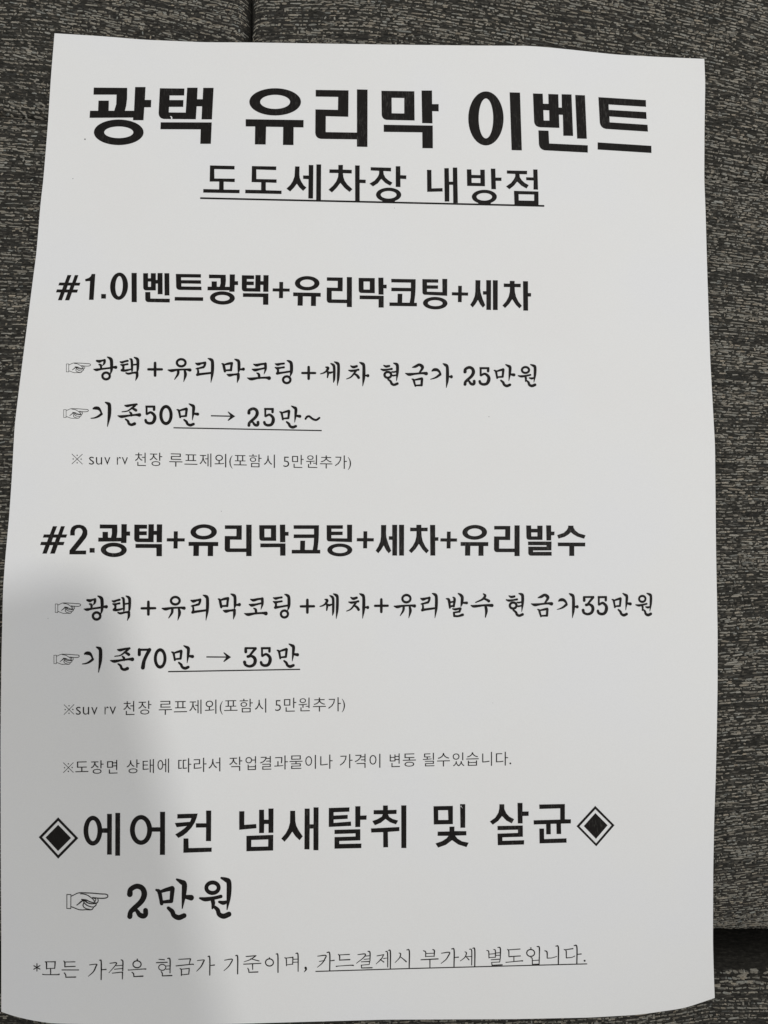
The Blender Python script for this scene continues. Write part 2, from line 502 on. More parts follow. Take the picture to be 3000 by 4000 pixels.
GOTHIC = [  # gothic letters, placed where they were measured
('subtitle_lettering', (760,620,2.37), 'P 143,62 371,67 370,100 183,96 184,183 373,185 372,217 270,213 270,286 418,288 416,320 80,314 81,281 227,284 228,212 140,212; P 531,68 757,72 756,106 572,100 573,188 760,192 759,224 660,220 660,292 806,296 805,327 469,320 470,287 616,290 617,219 528,217; P 931,71 972,72 971,150 975,180 990,215 1010,245 1036,268 1005,298 970,265 947,232 920,268 885,304 851,277 885,245 908,210 925,165; P 1057,58 1100,59 1097,369 1053,368 1055,190 1005,187 1005,155 1057,156; P 1128,53 1172,53 1170,387 1126,386; P 1331,58 1374,58 1373,101 1456,104 1455,137 1374,134 1378,170 1390,205 1415,240 1462,282 1435,308 1390,272 1350,224 1315,270 1272,313 1240,287 1282,250 1312,210 1328,170 1331,133 1248,132 1249,99 1331,100; P 1486,62 1529,63 1528,193 1585,195 1584,227 1529,225 1529,400 1487,400'),
('subtitle_lettering', (1440,620,2.37), 'P 19,79 208,84 207,118 136,114 140,145 155,175 183,200 221,222 200,250 155,225 117,187 85,228 40,257 8,231 55,203 83,170 97,140 97,113 19,109; P 251,70 293,70 294,153 349,155 348,189 294,186 295,263 251,261; E 185 334 117 66 73 35; P 540,103 581,104 583,275 684,272 685,304 542,307; P 700,88 742,87 745,213 780,213 779,82 820,82 826,410 783,410 781,242 747,242 747,397 704,397; P 909,99 951,99 953,150 1034,152 1033,102 1075,102 1077,255 912,252 | 953,180 1035,181 1035,225 954,223; P 1131,92 1173,92 1175,175 1230,175 1229,206 1176,205 1179,283 1136,282; E 1071 353 116 65 72 35; P 1280,109 1467,113 1466,145 1396,143 1400,172 1418,200 1445,224 1482,245 1462,276 1415,250 1375,212 1345,250 1303,283 1272,257 1318,225 1345,190 1357,165 1357,142 1280,138; P 1523,100 1563,100 1568,287 1526,285 1527,202 1458,199 1458,172 1525,174; P 1345,298 1572,304 1573,430 1350,425 | 1388,329 1532,332 1532,390 1390,387; P 125,380 245,382 243,404 127,400; P 1013,402 1132,405 1130,424 1015,420'),
('service_lettering', (130,3100,2.07375), 'E 483 300 76 121 37 85; P 598,164 637,164 636,494 598,494 599,318 550,317 552,281 598,280; P 665,156 704,156 703,503 664,503; E 873 294 90 121 50 85; P 1027,147 1068,147 1067,496 1026,496 1027,308 955,308 957,273 1028,272; P 1167,166 1332,161 1324,195 1308,235 1280,278 1245,315 1212,340 1176,359 1150,331 1195,303 1225,280 1245,262 1162,272 1147,238 1270,228 1276,215 1281,198 1167,202; P 1400,137 1442,137 1440,385 1399,384 1400,274 1318,275 1317,240 1401,240; P 1217,363 1257,363 1259,441 1446,437 1445,471 1216,479'),
('service_lettering', (880,3100,2.07375), 'P 113,143 155,142 154,253 251,246 253,280 113,293; P 274,131 314,130 315,211 350,211 349,121 391,120 390,317 350,318 350,246 316,246 314,319 274,320; P 171,342 389,334 388,461 171,467 | 211,376 348,371 347,428 211,431; P 526,139 566,139 568,225 576,262 598,303 628,346 602,378 568,345 543,308 515,350 480,390 454,364 490,322 512,280 524,235; P 643,121 684,121 684,249 715,248 715,111 756,111 755,459 714,458 714,283 684,283 682,452 641,451; P 839,116 1006,111 1005,146 878,151 878,178 992,172 992,204 878,210 878,237 1018,226 1020,261 838,270; P 1053,102 1095,102 1094,178 1145,176 1144,211 1094,212 1093,270 1053,271; P 885,293 1094,288 1094,378 923,384 924,408 1103,404 1102,441 885,446 885,352 1055,347 1055,322 885,327; P 1278,96 1317,96 1317,133 1388,131 1387,164 1318,166 1328,188 1355,205 1400,218 1383,249 1335,232 1298,205 1260,236 1212,256 1191,222 1235,206 1268,186 1276,167 1202,167 1202,134 1278,133; P 1180,282 1411,270 1410,303 1317,310 1319,434 1280,435 1279,312 1183,315; P 1425,95 1467,95 1467,441 1426,441'),
('service_lettering', (1650,3100,2.07375), 'P 90,102 247,99 247,247 92,250 | 128,135 207,134 210,213 129,214; P 305,85 347,85 347,276 308,277; P 219,268 260,267 259,303 356,304 356,338 265,340 285,365 320,386 375,398 357,433 290,412 240,377 190,415 127,437 106,403 160,385 195,362 212,342 123,342 124,308 219,306; P 624,86 663,86 664,125 680,160 705,187 743,207 724,241 680,218 645,182 615,220 570,252 546,226 590,195 615,155 623,120; P 770,75 811,75 811,145 861,144 860,180 811,181 812,241 773,241; P 608,262 813,258 814,349 648,354 648,382 824,377 823,412 611,418 608,324 774,318 774,292 609,296; P 946,88 1154,84 1154,208 1203,208 1202,241 1122,243 1124,327 1087,327 1085,244 1039,245 1040,329 1003,330 1002,247 902,250 901,216 1116,210 1116,119 948,124; P 947,283 985,283 986,368 1167,362 1168,397 949,403'),
('diamond_symbol', (130,3100,2.07375), 'P 202,192 365,361 202,527 44,353 | 202,221 337,360 202,498 72,354; P 202,253 306,360 201,465 100,356'),
('diamond_symbol', (1650,3100,2.07375), 'P 1400,99 1556,256 1408,427 1248,264 | 1401,126 1532,256 1407,403 1272,265; P 1401,157 1500,256 1406,366 1307,263'),
]
BRUSH = {
'광': ((240,1380,2.37), 'V 328,70,14 352,75,20 375,68,13 400,64,16; V 400,64,17 399,85,16 392,100,12 380,114,4; V 350,104,11 365,112,16 368,145,13; V 298,148,6 325,153,18 370,146,13 450,136,13 480,130,15 503,130,22; V 426,35,8 450,48,19 463,70,22 464,150,18 452,198,4; R 414,210 34,31,16'),
'택': ((240,1380,2.37), 'V 545,80,9 562,84,16 585,76,13 613,70,15; V 550,106,9 572,110,16 590,105,12 612,101,14; V 562,112,11 574,125,15 570,160,16; V 560,157,18 585,160,16 620,154,13 650,146,9; V 633,52,8 650,65,17 654,150,14 652,172,5; V 655,108,11 692,104,11; V 675,38,8 700,52,19 708,75,20 706,150,16 697,178,5; V 598,182,10 622,189,15 670,180,13 700,180,19; V 701,182,18 700,215,17 686,252,4'),
'+': ((240,1380,2.37), 'V 805,149,16 870,149,17 930,149,16; V 867,90,18 867,150,19 867,206,18'),
'유': ((240,1380,2.37), 'R 1109,88 40,33,16; V 988,155,8 1020,161,20 1070,153,14 1150,150,13 1190,155,22; V 1082,162,17 1078,195,16 1048,241,6; V 1141,158,14 1148,200,20 1132,262,4'),
'리': ((240,1380,2.37), 'V 1243,92,8 1265,100,20 1300,92,14 1328,88,16; V 1330,88,18 1326,112,16 1314,130,15; V 1316,128,16 1280,137,13 1248,143,9; V 1262,140,13 1266,170,14 1264,195,17; V 1258,199,18 1290,193,16 1385,182,14; V 1358,48,7 1382,58,19 1398,80,21 1397,180,20 1384,270,4'),
'막': ((840,1380,2.37), 'V 64,96,8 78,105,17 84,130,18 92,166,17; V 88,106,11 120,97,16 155,92,17; V 156,92,17 151,125,16 148,157,16; V 92,159,12 148,156,14; V 182,55,7 203,64,17 220,80,20 221,150,18 214,180,6; V 220,148,12 245,149,14 262,147,22; V 112,196,8 135,203,20 175,197,14 212,194,16; V 216,193,19 215,230,18 205,272,4'),
'코': ((840,1380,2.37), 'V 358,102,8 385,110,19 425,101,15 464,97,14; V 466,98,20 468,145,16 454,193,4; V 345,148,8 370,155,20 410,148,14 457,138,13; V 388,183,9 405,195,17 410,228,16; V 300,228,6 335,238,20 400,229,14 470,226,15 500,230,26'),
'팅': ((840,1380,2.37), 'V 558,98,8 580,104,18 610,98,14 638,95,14; V 557,132,8 580,138,16 610,134,13 638,130,14; V 564,135,11 582,152,15 581,185,16; V 576,186,19 620,180,14 698,168,13; V 668,68,8 690,77,18 706,97,21 707,170,20 695,215,5; R 664,245 34,31,16'),
'세': ((840,1380,2.37), 'V 1025,128,8 1045,136,19 1038,158,14 1010,180,11 978,190,7; V 1034,155,13 1046,185,15 1041,224,9; V 1045,172,11 1065,180,15 1088,174,11; V 1072,95,8 1092,107,17 1103,130,18 1103,230,16 1097,268,6; V 1106,80,8 1130,92,19 1143,112,19 1141,220,18 1132,298,4'),
'차': ((840,1380,2.37), 'V 1257,117,9 1280,128,18 1312,120,16; V 1238,158,8 1265,163,16 1300,157,12 1327,152,15; V 1305,160,16 1285,190,13 1255,222,10 1218,238,6; V 1290,190,12 1315,205,17 1330,226,18; V 1340,85,8 1360,95,18 1377,115,20 1377,220,20 1367,303,4; V 1378,205,11 1400,206,13 1414,207,22'),
'현': ((1440,1380,2.37), 'V 140,112,8 160,122,16 190,118,15; V 115,148,9 140,155,16 180,150,12 214,145,15; R 178,200 31,27,16; V 216,172,10 232,174,12 262,168,10; V 214,205,10 232,207,12 262,200,10; V 232,92,8 255,100,18 266,115,20 266,180,18 258,256,4; V 180,242,12 203,260,16 215,283,17 237,292,17 266,281,18'),
'금': ((1440,1380,2.37), 'V 407,130,8 435,122,18 468,106,18 495,122,22 496,142,18 470,180,11; V 342,186,7 375,196,20 430,190,14 500,184,15 533,188,24; V 402,238,8 416,247,15 424,275,14 433,303,12; V 420,248,10 455,241,14 492,234,17; V 494,238,17 490,296,16; V 434,298,11 490,296,14'),
'가': ((1440,1380,2.37), 'V 588,163,10 605,153,20 632,153,20 652,168,16 664,188,13; V 662,196,18 630,220,14 600,233,9 573,240,5; V 690,97,8 710,108,19 728,130,20 729,240,20 719,318,4; V 728,215,10 750,216,13 764,217,23'),
'2': ((1440,1380,2.37), 'V 892,172,22 897,147,19 930,131,19 960,143,20 970,175,22 952,213,20 900,260,18 892,288,20; V 900,262,12 925,255,13 945,280,18 965,287,19 977,278,19 977,258,19'),
'5': ((1440,1380,2.37), 'S 20 1026,138 1117,138; V 1107,140,17 1106,166,17; S 19 1037,132 1037,208; V 1040,205,14 1075,190,16 1108,215,20 1112,248,23 1095,280,20 1063,288,18 1036,278,18 1028,260,18'),
'만': ((1440,1380,2.37), 'V 1162,158,8 1177,167,15 1184,195,14 1190,229,13; V 1180,169,10 1210,159,14 1245,150,17; V 1247,153,17 1241,215,14; V 1192,221,11 1241,217,14; V 1270,105,8 1293,118,17 1309,132,20 1306,190,16 1298,255,4; V 1306,194,12 1345,200,21; V 1225,252,12 1245,270,17 1255,291,17 1280,302,19 1308,292,18'),
'원': ((1440,1380,2.37), 'R 1452,155 33,27,15; V 1385,208,8 1415,214,16 1460,208,13 1497,200,13; V 1450,212,15 1456,235,15 1452,260,8; V 1488,228,9 1510,233,15 1535,226,9; V 1500,105,8 1525,115,17 1540,130,19 1539,200,17 1530,268,4; V 1465,255,12 1480,270,16 1488,292,17 1512,302,19 1540,292,19'),
'기': ((230,1550,2.765), 'V 373,128,14 392,122,24 425,125,26 447,148,17 460,178,14; V 461,186,20 425,212,17 385,228,11 347,232,7; V 503,60,10 528,72,22 546,92,27 545,200,26 525,320,6'),
'존': ((230,1550,2.765), 'V 714,94,11 740,98,21 790,88,17 840,82,17; V 822,95,18 785,125,14 740,154,10 683,162,8; V 785,120,12 812,133,20 833,146,22; V 765,165,12 780,180,19 783,203,16; V 638,205,8 678,214,23 750,204,16 830,195,17 870,196,29; V 720,242,12 746,262,19 757,290,20 785,302,21 818,291,25'),
'0': ((230,1550,2.765), 'R 1157,197 55,92,25'),
'~': ((700,1550,2.765), 'V 1365,238,16 1380,217,17 1405,211,17 1440,238,17 1480,250,17 1514,228,16'),
'→': ((700,1550,2.765), 'S 13 343,205 575,210; P 606,211 530,158 523,163 557,209 523,254 530,261'),
'7': ((190,2500,2.765), 'V 979,158,25 980,104,24; S 25 967,106 1100,104; V 1090,105,28 1055,170,26 1030,230,27 1018,298,31'),
'3': ((600,2500,2.765), 'V 996,128,23 995,92,21; S 23 984,88 1112,88; V 1100,92,22 1070,128,19 1042,164,18; V 1020,178,24 1055,173,20 1088,192,25 1098,228,26 1080,268,24 1035,284,21 993,268,21 983,238,25'),
'발': ((1500,2300,1.508), 'V 367,58,5 382,66,12 388,112,8; V 407,50,6 416,61,11 411,104,9; V 388,80,8 412,75,8; V 390,104,9 411,100,9; V 438,28,6 452,37,12 461,52,13 458,85,11 453,104,4; V 460,82,7 487,83,12; V 405,118,6 420,121,10 448,115,9; V 450,117,11 444,136,8; V 412,140,8 446,134,8; V 411,140,8 414,160,10; V 414,160,10 437,161,9 463,153,12'),
'수': ((1500,2300,1.508), 'V 586,30,6 596,41,11 580,62,9 540,80,5; V 585,56,9 604,64,10 617,72,13; V 513,98,5 532,103,12 590,97,9 636,98,14; V 598,100,11 603,130,12 597,168,4'),
'☞': ((200,3400,2.07375), 'S 6 127,194 127,308 159,309 160,195 124,195; V 162,209,5 185,198,5 215,184,5 245,181,6 330,184,6 400,190,6 440,192,6 457,200,6 457,215,6 440,224,6 400,226,6 335,219,5; V 237,190,4 262,191,5 290,199,5 315,214,5 340,234,5 350,250,5 347,262,5; V 340,224,4 362,232,5 356,250,5; V 377,228,5 381,245,5 372,262,6 352,263,5; V 366,264,5 362,282,6 347,295,6; V 345,295,5 335,312,6 320,319,6 290,318,6; V 162,294,5 185,302,5 220,316,5 250,320,5 290,317,5; V 208,281,5 222,270,6 240,255,8 262,239,8; V 247,236,7 262,238,9 285,240,7 310,252,6 348,264,6; V 250,236,6 275,246,9 295,262,7 330,270,6 362,268,4; V 262,240,6 268,262,6 290,282,6 320,294,5 347,296,5; V 264,262,6 258,285,6 276,306,5 320,318,5'),
}
SERIF = [  # last line, in a light serif face
((100,3700,2.07375), 'V 92,133,5 92,193,5; V 67,150,5 116,177,5; V 67,178,5 116,149,5; V 160,118,6 169,125,7 170,175,6; V 165,118,4 235,118,5; V 240,117,7 236,172,5; V 170,173,4 236,170,4; V 203,178,6 203,218,5; V 138,219,5 155,222,4 255,222,5 272,219,7; V 310,112,5 318,125,7 318,158,6; V 318,120,4 400,118,5; V 318,158,5 402,155,5; V 295,184,5 430,184,5; V 315,208,6 325,225,6 326,242,5; V 326,243,5 406,241,6; V 518,143,4 575,138,5 570,155,7 550,197,6 508,236,3; V 600,105,5 613,118,7 612,262,6; V 613,182,4 652,180,6; V 683,130,4 735,126,6 725,150,5 675,207,3; V 735,150,4 785,146,4; V 720,178,4 785,172,4; V 774,102,5 788,115,7 787,190,6; V 702,210,4 785,201,5; V 786,202,6 784,256,5; V 905,97,7 905,108,5; R 903,138 33,28,6; V 833,184,6 850,184,4 955,176,5 973,177,7; V 862,203,5 875,215,6 877,237,5; V 877,238,5 950,234,7; V 1080,98,4 1125,101,5; V 1060,125,5 1148,122,5; R 1107,163 29,24,5; V 1140,152,4 1172,150,4; V 1140,178,4 1172,176,4; V 1150,90,5 1170,100,7 1170,208,5; V 1098,197,5 1107,210,6 1108,230,5; V 1108,232,5 1185,229,6; V 1240,98,4 1335,93,5; V 1336,95,7 1325,138,4; V 1220,151,5 1345,138,5 1360,139,6; V 1252,172,5 1262,185,6 1262,230,5; V 1262,178,4 1322,172,5; V 1326,172,6 1322,218,5; V 1262,223,4 1322,218,4; V 1392,108,4 1445,103,5 1440,120,7 1420,158,6 1385,195,3; V 1478,75,5 1492,85,7 1492,225,6; V 1494,148,4 1530,144,6'),
((800,3700,2.07375), 'V 160,105,4 222,97,6 210,130,6 187,162,5 155,190,3; V 250,68,5 266,78,7 266,215,6; V 335,75,5 415,68,5; V 412,70,6 370,99,5 318,118,3; V 372,93,4 412,104,5 440,111,5; V 315,137,5 455,130,5; V 387,135,6 388,180,5; V 348,170,5 356,185,6 357,202,5; V 357,203,5 430,200,6; V 524,85,6 524,95,4; R 524,123 32,29,6; V 578,55,5 592,65,7 593,203,6; V 648,85,5 660,95,6 662,150,5; V 655,88,4 710,82,5; V 714,80,6 712,138,5; V 662,143,4 710,137,4; V 712,98,4 755,96,4; V 712,122,4 755,120,4; V 738,50,5 755,60,7 756,195,5; V 817,167,13 820,180,9 806,200,3; V 915,72,4 980,66,6 972,95,6 950,130,5 912,162,3; V 928,115,4 972,107,4; V 990,42,5 1012,52,7 1012,188,6; V 1014,110,4 1048,106,6; V 1082,58,5 1092,70,7 1092,105,5; V 1092,62,4 1172,58,5; V 1092,104,5 1175,100,6; V 1065,155,6 1090,152,4 1180,146,5 1203,147,7; V 1240,60,4 1300,55,6 1285,85,5 1228,130,3; V 1300,72,4 1335,68,4; V 1290,98,4 1335,94,4; V 1322,33,5 1338,42,7 1338,110,5; V 1268,118,4 1335,115,5; V 1336,117,5 1332,138,4; V 1268,145,4 1332,140,4; V 1268,145,5 1270,165,5; V 1270,168,5 1355,166,6; V 1395,70,4 1450,60,5; V 1448,62,5 1430,95,5 1388,135,3; V 1420,98,4 1450,120,6; V 1447,92,4 1472,88,4; V 1465,35,4 1480,45,6 1482,160,5; V 1487,25,4 1503,35,7 1503,170,6'),
((1500,3650,2.07375), 'V 122,150,4 135,158,6 125,190,5 90,228,3; V 130,180,4 155,198,5 180,220,7; V 185,125,5 205,135,7 204,268,6; V 320,132,5 337,142,6 337,180,5; V 395,122,5 408,132,7 406,178,5; V 337,155,4 406,152,4; V 337,179,4 406,176,4; V 300,205,5 438,198,6; V 372,202,6 372,268,5; V 465,152,4 530,145,6 520,175,6 500,205,5 462,235,3; V 548,117,5 568,127,7 567,264,6; V 570,187,4 603,184,6; V 655,140,4 668,150,6 655,185,5 618,215,3; V 660,175,4 688,205,6; V 668,180,4 708,178,4; V 693,120,4 710,130,6 710,248,5; V 718,112,4 735,122,7 735,262,6; V 832,130,4 848,138,6 850,190,5; V 888,122,4 902,130,6 902,185,5; V 848,160,4 902,155,4; V 850,188,4 902,185,4; V 905,150,4 940,148,4; V 905,170,4 940,168,4; V 922,105,4 942,113,7 942,195,5; V 868,205,4 940,200,5; V 940,202,5 938,220,4; V 870,227,4 938,223,4; V 872,228,5 875,248,5; V 875,250,5 957,246,6; V 1000,122,5 1010,132,6 1012,180,5; V 1010,125,4 1102,118,5; V 1012,180,5 1105,174,5; V 1052,180,5 1052,218,5; V 988,226,5 1010,224,4 1100,215,5 1122,214,7; V 1190,108,6 1190,118,4; R 1188,150 32,28,6; V 1240,98,5 1258,106,7 1258,178,5; V 1190,188,5 1200,195,5 1202,245,5; V 1258,182,6 1256,243,5; V 1202,212,4 1256,208,4; V 1202,243,5 1256,240,5; V 1302,132,5 1320,142,7 1322,192,5; V 1322,192,5 1360,190,4 1400,178,4; V 1392,95,5 1412,104,7 1412,242,6; V 1460,122,5 1475,132,6 1477,188,5; V 1470,124,4 1530,115,6; V 1477,190,5 1520,186,4 1545,175,4; V 1540,90,5 1562,100,7 1562,240,6; V 1563,162,4 1597,158,6; O 1625,213 8'),
]

# ---- geometry of the commands: every command gives (points 2-D, triangles)
def catmull(P, n=5):
    P = np.array(P, float)
    if len(P) == 2:
        t = np.linspace(0, 1, 3)[:, None]
        return P[0] * (1 - t) + P[1] * t
    Q = np.vstack([2 * P[0] - P[1], P, 2 * P[-1] - P[-2]])
    out = []
    for i in range(1, len(Q) - 2):
        p0, p1, p2, p3 = Q[i - 1], Q[i], Q[i + 1], Q[i + 2]
        for t in np.arange(n) / n:
            out.append(.5 * (2 * p1 + (p2 - p0) * t + (2 * p0 - 5 * p1 + 4 * p2 - p3) * t * t + (3 * p1 - p0 - 3 * p2 + p3) * t ** 3))
    out.append(P[-1])
    return np.array(out)

def brush(pts):
    C = catmull(pts)
    xy, w = C[:, :2], np.maximum(C[:, 2], 1.0) / 2
    d = np.gradient(xy, axis=0)
    d /= np.maximum(np.linalg.norm(d, axis=1), 1e-6)[:, None]
    nrm = np.c_[-d[:, 1], d[:, 0]]
    out = [(None, None)]
    L = xy + nrm * w[:, None]; R = xy - nrm * w[:, None]
    n = len(xy)
    V = np.vstack([L, R])
    F = []
    for i in range(n - 1):
        F += [(i, i + 1, n + i + 1), (i, n + i + 1, n + i)]
    res = [(V, F)]
    for k in (0, n - 1):
        if w[k] > .8:
            sgn = -1 if k == 0 else 1
            a0 = math.atan2(nrm[k][1], nrm[k][0])
            m = 8
            ang = a0 - sgn * np.linspace(0, math.pi, m + 1)
            ring = xy[k] + w[k] * np.c_[np.cos(ang), np.sin(ang)]
            res.append((np.vstack([xy[k][None], ring]), [(0, i + 1, i + 2) for i in range(m)]))
    return res

def flat(w, P):
    P = np.array(P, float)
    res = []
    for i in range(len(P) - 1):
        d = P[i + 1] - P[i]; d /= np.linalg.norm(d)
        nn = np.array([-d[1], d[0]]) * w / 2
        a, b = P[i], P[i + 1]
        if len(P) > 2:
            a = a - d * w / 2 * (i > 0); b = b + d * w / 2 * (i < len(P) - 2)
        res.append((np.array([a + nn, b + nn, b - nn, a - nn]), [(0, 1, 2), (0, 2, 3)]))
    return res

def ringmesh(cx, cy, rx, ry, ix, iy, n=44):
    a = np.linspace(0, 2 * math.pi, n, endpoint=False)
    V = np.vstack([np.c_[cx + rx * np.cos(a), cy + ry * np.sin(a)], np.c_[cx + ix * np.cos(a), cy + iy * np.sin(a)]])
    F = []
    for i in range(n):
        j = (i + 1) % n
        F += [(i, j, n + j), (i, n + j, n + i)]
    return [(V, F)]

def rounded(P):
    out = []
    n = len(P)
    for i, p in enumerate(P):
        if len(p) < 3:
            out.append(p[:2]); continue
        r = p[2]
        c = np.array(p[:2]); a = np.array(P[i - 1][:2]); b = np.array(P[(i + 1) % n][:2])
        s = c + (a - c) / np.linalg.norm(a - c) * r; e = c + (b - c) / np.linalg.norm(b - c) * r
        for t in np.linspace(0, 1, 9):
            out.append(tuple((1 - t) ** 2 * s + 2 * t * (1 - t) * (.83 * c + .17 * (s + e) / 2) + t * t * e))
    return out

def commands(txt, fat=1.0):
    res = []
    for cmd in txt.split(';'):
        cmd = cmd.strip()
        if not cmd:
            continue
        k, rest = cmd[0], cmd[1:].strip()
        num = lambda s: [tuple(float(q) for q in w.split(',')) for w in s.split()]
        if k == 'P':
            loops = [rounded(num(s)) for s in rest.split('|')]
            tri = tessellate_polygon([[Vector((x, y, 0)) for x, y in lp] for lp in loops])
            V = np.array([p for lp in loops for p in lp], float)
            res.append((V, [tuple(t) for t in tri]))
        elif k == 'E':
            f = [float(q) for q in rest.split()]
            res += ringmesh(*f)
        elif k == 'R':
            (cx, cy), (rx, ry, w) = num(rest)
            w *= fat
            res += ringmesh(cx, cy, rx + w / 2, ry + w / 2, rx - w / 2, ry - w / 2)
        elif k == 'O':
            a, b = rest.split(); cx, cy = (float(q) for q in a.split(','))
            an = np.linspace(0, 2 * math.pi, 12, endpoint=False)
            res.append((np.c_[cx + float(b) * np.cos(an), cy + float(b) * np.sin(an)], [(0, i, i + 1) for i in range(1, 11)]))
        elif k == 'V':
            res += brush([(a, b, c * fat) for a, b, c in num(rest)])
        elif k == 'S':
            w, r2 = rest.split(' ', 1)
            res += flat(float(w), num(r2))
    return res

_cache = {}
def source(table, ch):
    key = (id(table), ch)
    if key not in _cache:
        fr, txt = table[ch]
        _cache[key] = (fr, commands(txt, 1.42 if table is BRUSH and ch != '☞' else 1.4))
    return _cache[key]

SKEW = {'이': (.02, .03), '벤': (.045, .035), '트': (.06, .03), '막': (.018, .005), '리': (.015, 0), '택': (0, -.04), '광': (0, -.04), '유': (.012, 0)}

def direct(table, ch):
    (ox, oy, s), pieces = source(table, ch)
    return [(V / s + (ox, oy), F) for V, F in pieces]

def fitted(pieces, box, frame, slope=0.0, unskew=(0, 0)):
    """pieces -> measured ink box (x0,x1,y0,y1 in the frame's pixels)"""
    ox, oy, s = frame
    x0, x1, y0, y1 = box
    Q = []
    for V, F in pieces:
        W = np.c_[V[:, 0] - unskew[1] * V[:, 1], V[:, 1] - unskew[0] * V[:, 0]]
        Q.append((W, F))
    A = np.vstack([V for V, F in Q]); mn, mx = A.min(0), A.max(0)
    sx = (x1 - x0) / (mx[0] - mn[0]); sy = (y1 - y0) / (mx[1] - mn[1])
    Q = [(np.c_[(V[:, 0] - mn[0]) * sx, (V[:, 1] - mn[1]) * sy + slope * (V[:, 0] - mn[0]) * sx], F) for V, F in Q]
    A = np.vstack([V for V, F in Q]); mn, mx = A.min(0), A.max(0)
    sy = (y1 - y0) / (mx[1] - mn[1])
    return [(np.c_[(V[:, 0] + x0) / s + ox, ((V[:, 1] - mn[1]) * sy + y0) / s + oy], F) for V, F in Q]

def boxed(table, ch, box, frame, slope=0.0):
    (o1, o2, s), pieces = source(table, ch)
    us = SKEW.get(ch, (0, 0)) if table is HEAVY else (0, 0)
    return fitted(pieces, box, frame, slope, us)

# plain gothic letters of the small notes come from Blender's own built-in face, thinned a little
_tc = bpy.data.curves.new("letters", 'FONT')
_tc.resolution_u = 3
_to = bpy.data.objects.new("letters", _tc)
sc.collection.objects.link(_to)
_font = {}
def font_glyph(ch, off=-.004):
    if ch == '※':
        return commands('S 5 0,0 100,100; S 5 0,100 100,0; O 50,13 6; O 50,87 6; O 13,50 6; O 87,50 6')
    if ch not in _font:
        _tc.body = ch
        _tc.offset = -.010 if ch in 'suvr5()' else -.006 if ch != '.' else 0
        bpy.context.view_layer.update()
        dg = bpy.context.evaluated_depsgraph_get()
        me = _to.evaluated_get(dg).to_mesh()
        V = np.array([(v.co.x, -v.co.y) for v in me.vertices])
        F = [tuple(p.vertices) for p in me.polygons]
        _font[ch] = [(V, F)]
    return _font[ch]

LIFT = .000035
def ink(name, pieces, mat=None, label=None):
    bm = bmesh.new()
    for k, (V, F) in enumerate(pieces):
        vs = [bm.verts.new((float(x), float(y), (k % 9) * .3)) for x, y in V]
        for f in F:
            if len(set(f)) < 3:
                continue
            try:
                bm.faces.new([vs[i] for i in f])
            except ValueError:
                pass
    xs = [v.co.x for v in bm.verts]; ys = [v.co.y for v in bm.verts]
    for ax, lo, hi in ((0, min(xs), max(xs)), (1, min(ys), max(ys))):
        k = math.ceil(lo / 45)
        while k * 45 < hi:
            no = (1, 0, 0) if ax == 0 else (0, 1, 0)
            co = (k * 45, 0, 0) if ax == 0 else (0, k * 45, 0)
            bmesh.ops.bisect_plane(bm, geom=bm.verts[:] + bm.edges[:] + bm.faces[:], plane_co=co, plane_no=no, dist=1e-4)
            k += 1
    co = np.array([v.co[:] for v in bm.verts])
    x, y, z = at(co[:, 0], co[:, 1])
    for v, a, b, c, h in zip(bm.verts, x, y, z, co[:, 2]):
        v.co = (a, b, c + LIFT + h * .00001)
    for f in bm.faces:
        f.normal_update()
        if f.normal.z < 0:
            f.normal_flip()
    me = bpy.data.meshes.new(name)
    bm.to_mesh(me); bm.free()
    me.materials.append(mat or M_TONER)
    o = link(bpy.data.objects.new(name, me), sheet)
    if label:
        o['label'] = label
    return o

def bar(x0, y0, x1, y1, w):
    n = 12
    return flat(w, [(x0, y0), (x1, y1)])

# title
for ch in '광택유리막이벤트':
    pass
ink('title_lettering', [p for ch in '광택유리막이벤트' for p in direct(HEAVY, ch)], label='large heavy black Korean title at the top')
# subtitle, service line, diamonds
for nm, lab in (('subtitle_lettering', 'underlined black Korean subtitle below the title'), ('service_lettering', 'large bold Korean line between two diamonds')):
    pcs = []
    for n2, (ox, oy, s), txt in GOTHIC:
        if n2 == nm:
            pcs += [(V / s + (ox, oy), F) for V, F in commands(txt)]
    ink(nm, pcs, label=lab)
for n2, (ox, oy, s), txt in GOTHIC:
    if n2 == 'diamond_symbol':
        ink('diamond_symbol', [(V / s + (ox, oy), F) for V, F in commands(txt)])
ink('underline', bar(782, 774, 2126, 804.5, 6.8), label='long underline below the subtitle')

# heading 1
fa, fb = (200, 1040, 1.659), (1100, 1040, 1.659)
H1 = [(fa, .008, [('#', 31, 190, 57, 221), ('1', 220, 286, 50, 218), ('.', 324, 355, 180, 210), ('이', 382, 555, 41, 233), ('벤', 596, 769, 44, 235), ('트', 800, 985, 50, 225), ('광', 1013, 1211, 53, 249), ('택', 1235, 1409, 57, 250), ('+', 1435, 1546, 102, 207)]),
      (fb, .015, [('유', 75, 254, 64, 258), ('리', 292, 456, 70, 265), ('막', 499, 681, 74, 268), ('코', 699, 877, 82, 260), ('팅', 912, 1075, 82, 280), ('+', 1103, 1209, 127, 233), ('세', 1222, 1401, 90, 284), ('차', 1431, 1617, 95, 288)])]
pcs = []
for fr, sl, L in H1:
    for ch, a, b, c, d in L:
        pcs += boxed(HEAVY, ch, (a, b, c, d), fr, sl)
ink('heading_lettering', pcs, label='first numbered heading beginning #1')
f1, f2, f3, f4 = (140, 2020, 2.37), (700, 2020, 2.37), (1100, 2020, 2.37), (1700, 2020, 2.37)
pcs = []
for ch in '#2.':
    pcs += direct(HEAVY, ch)
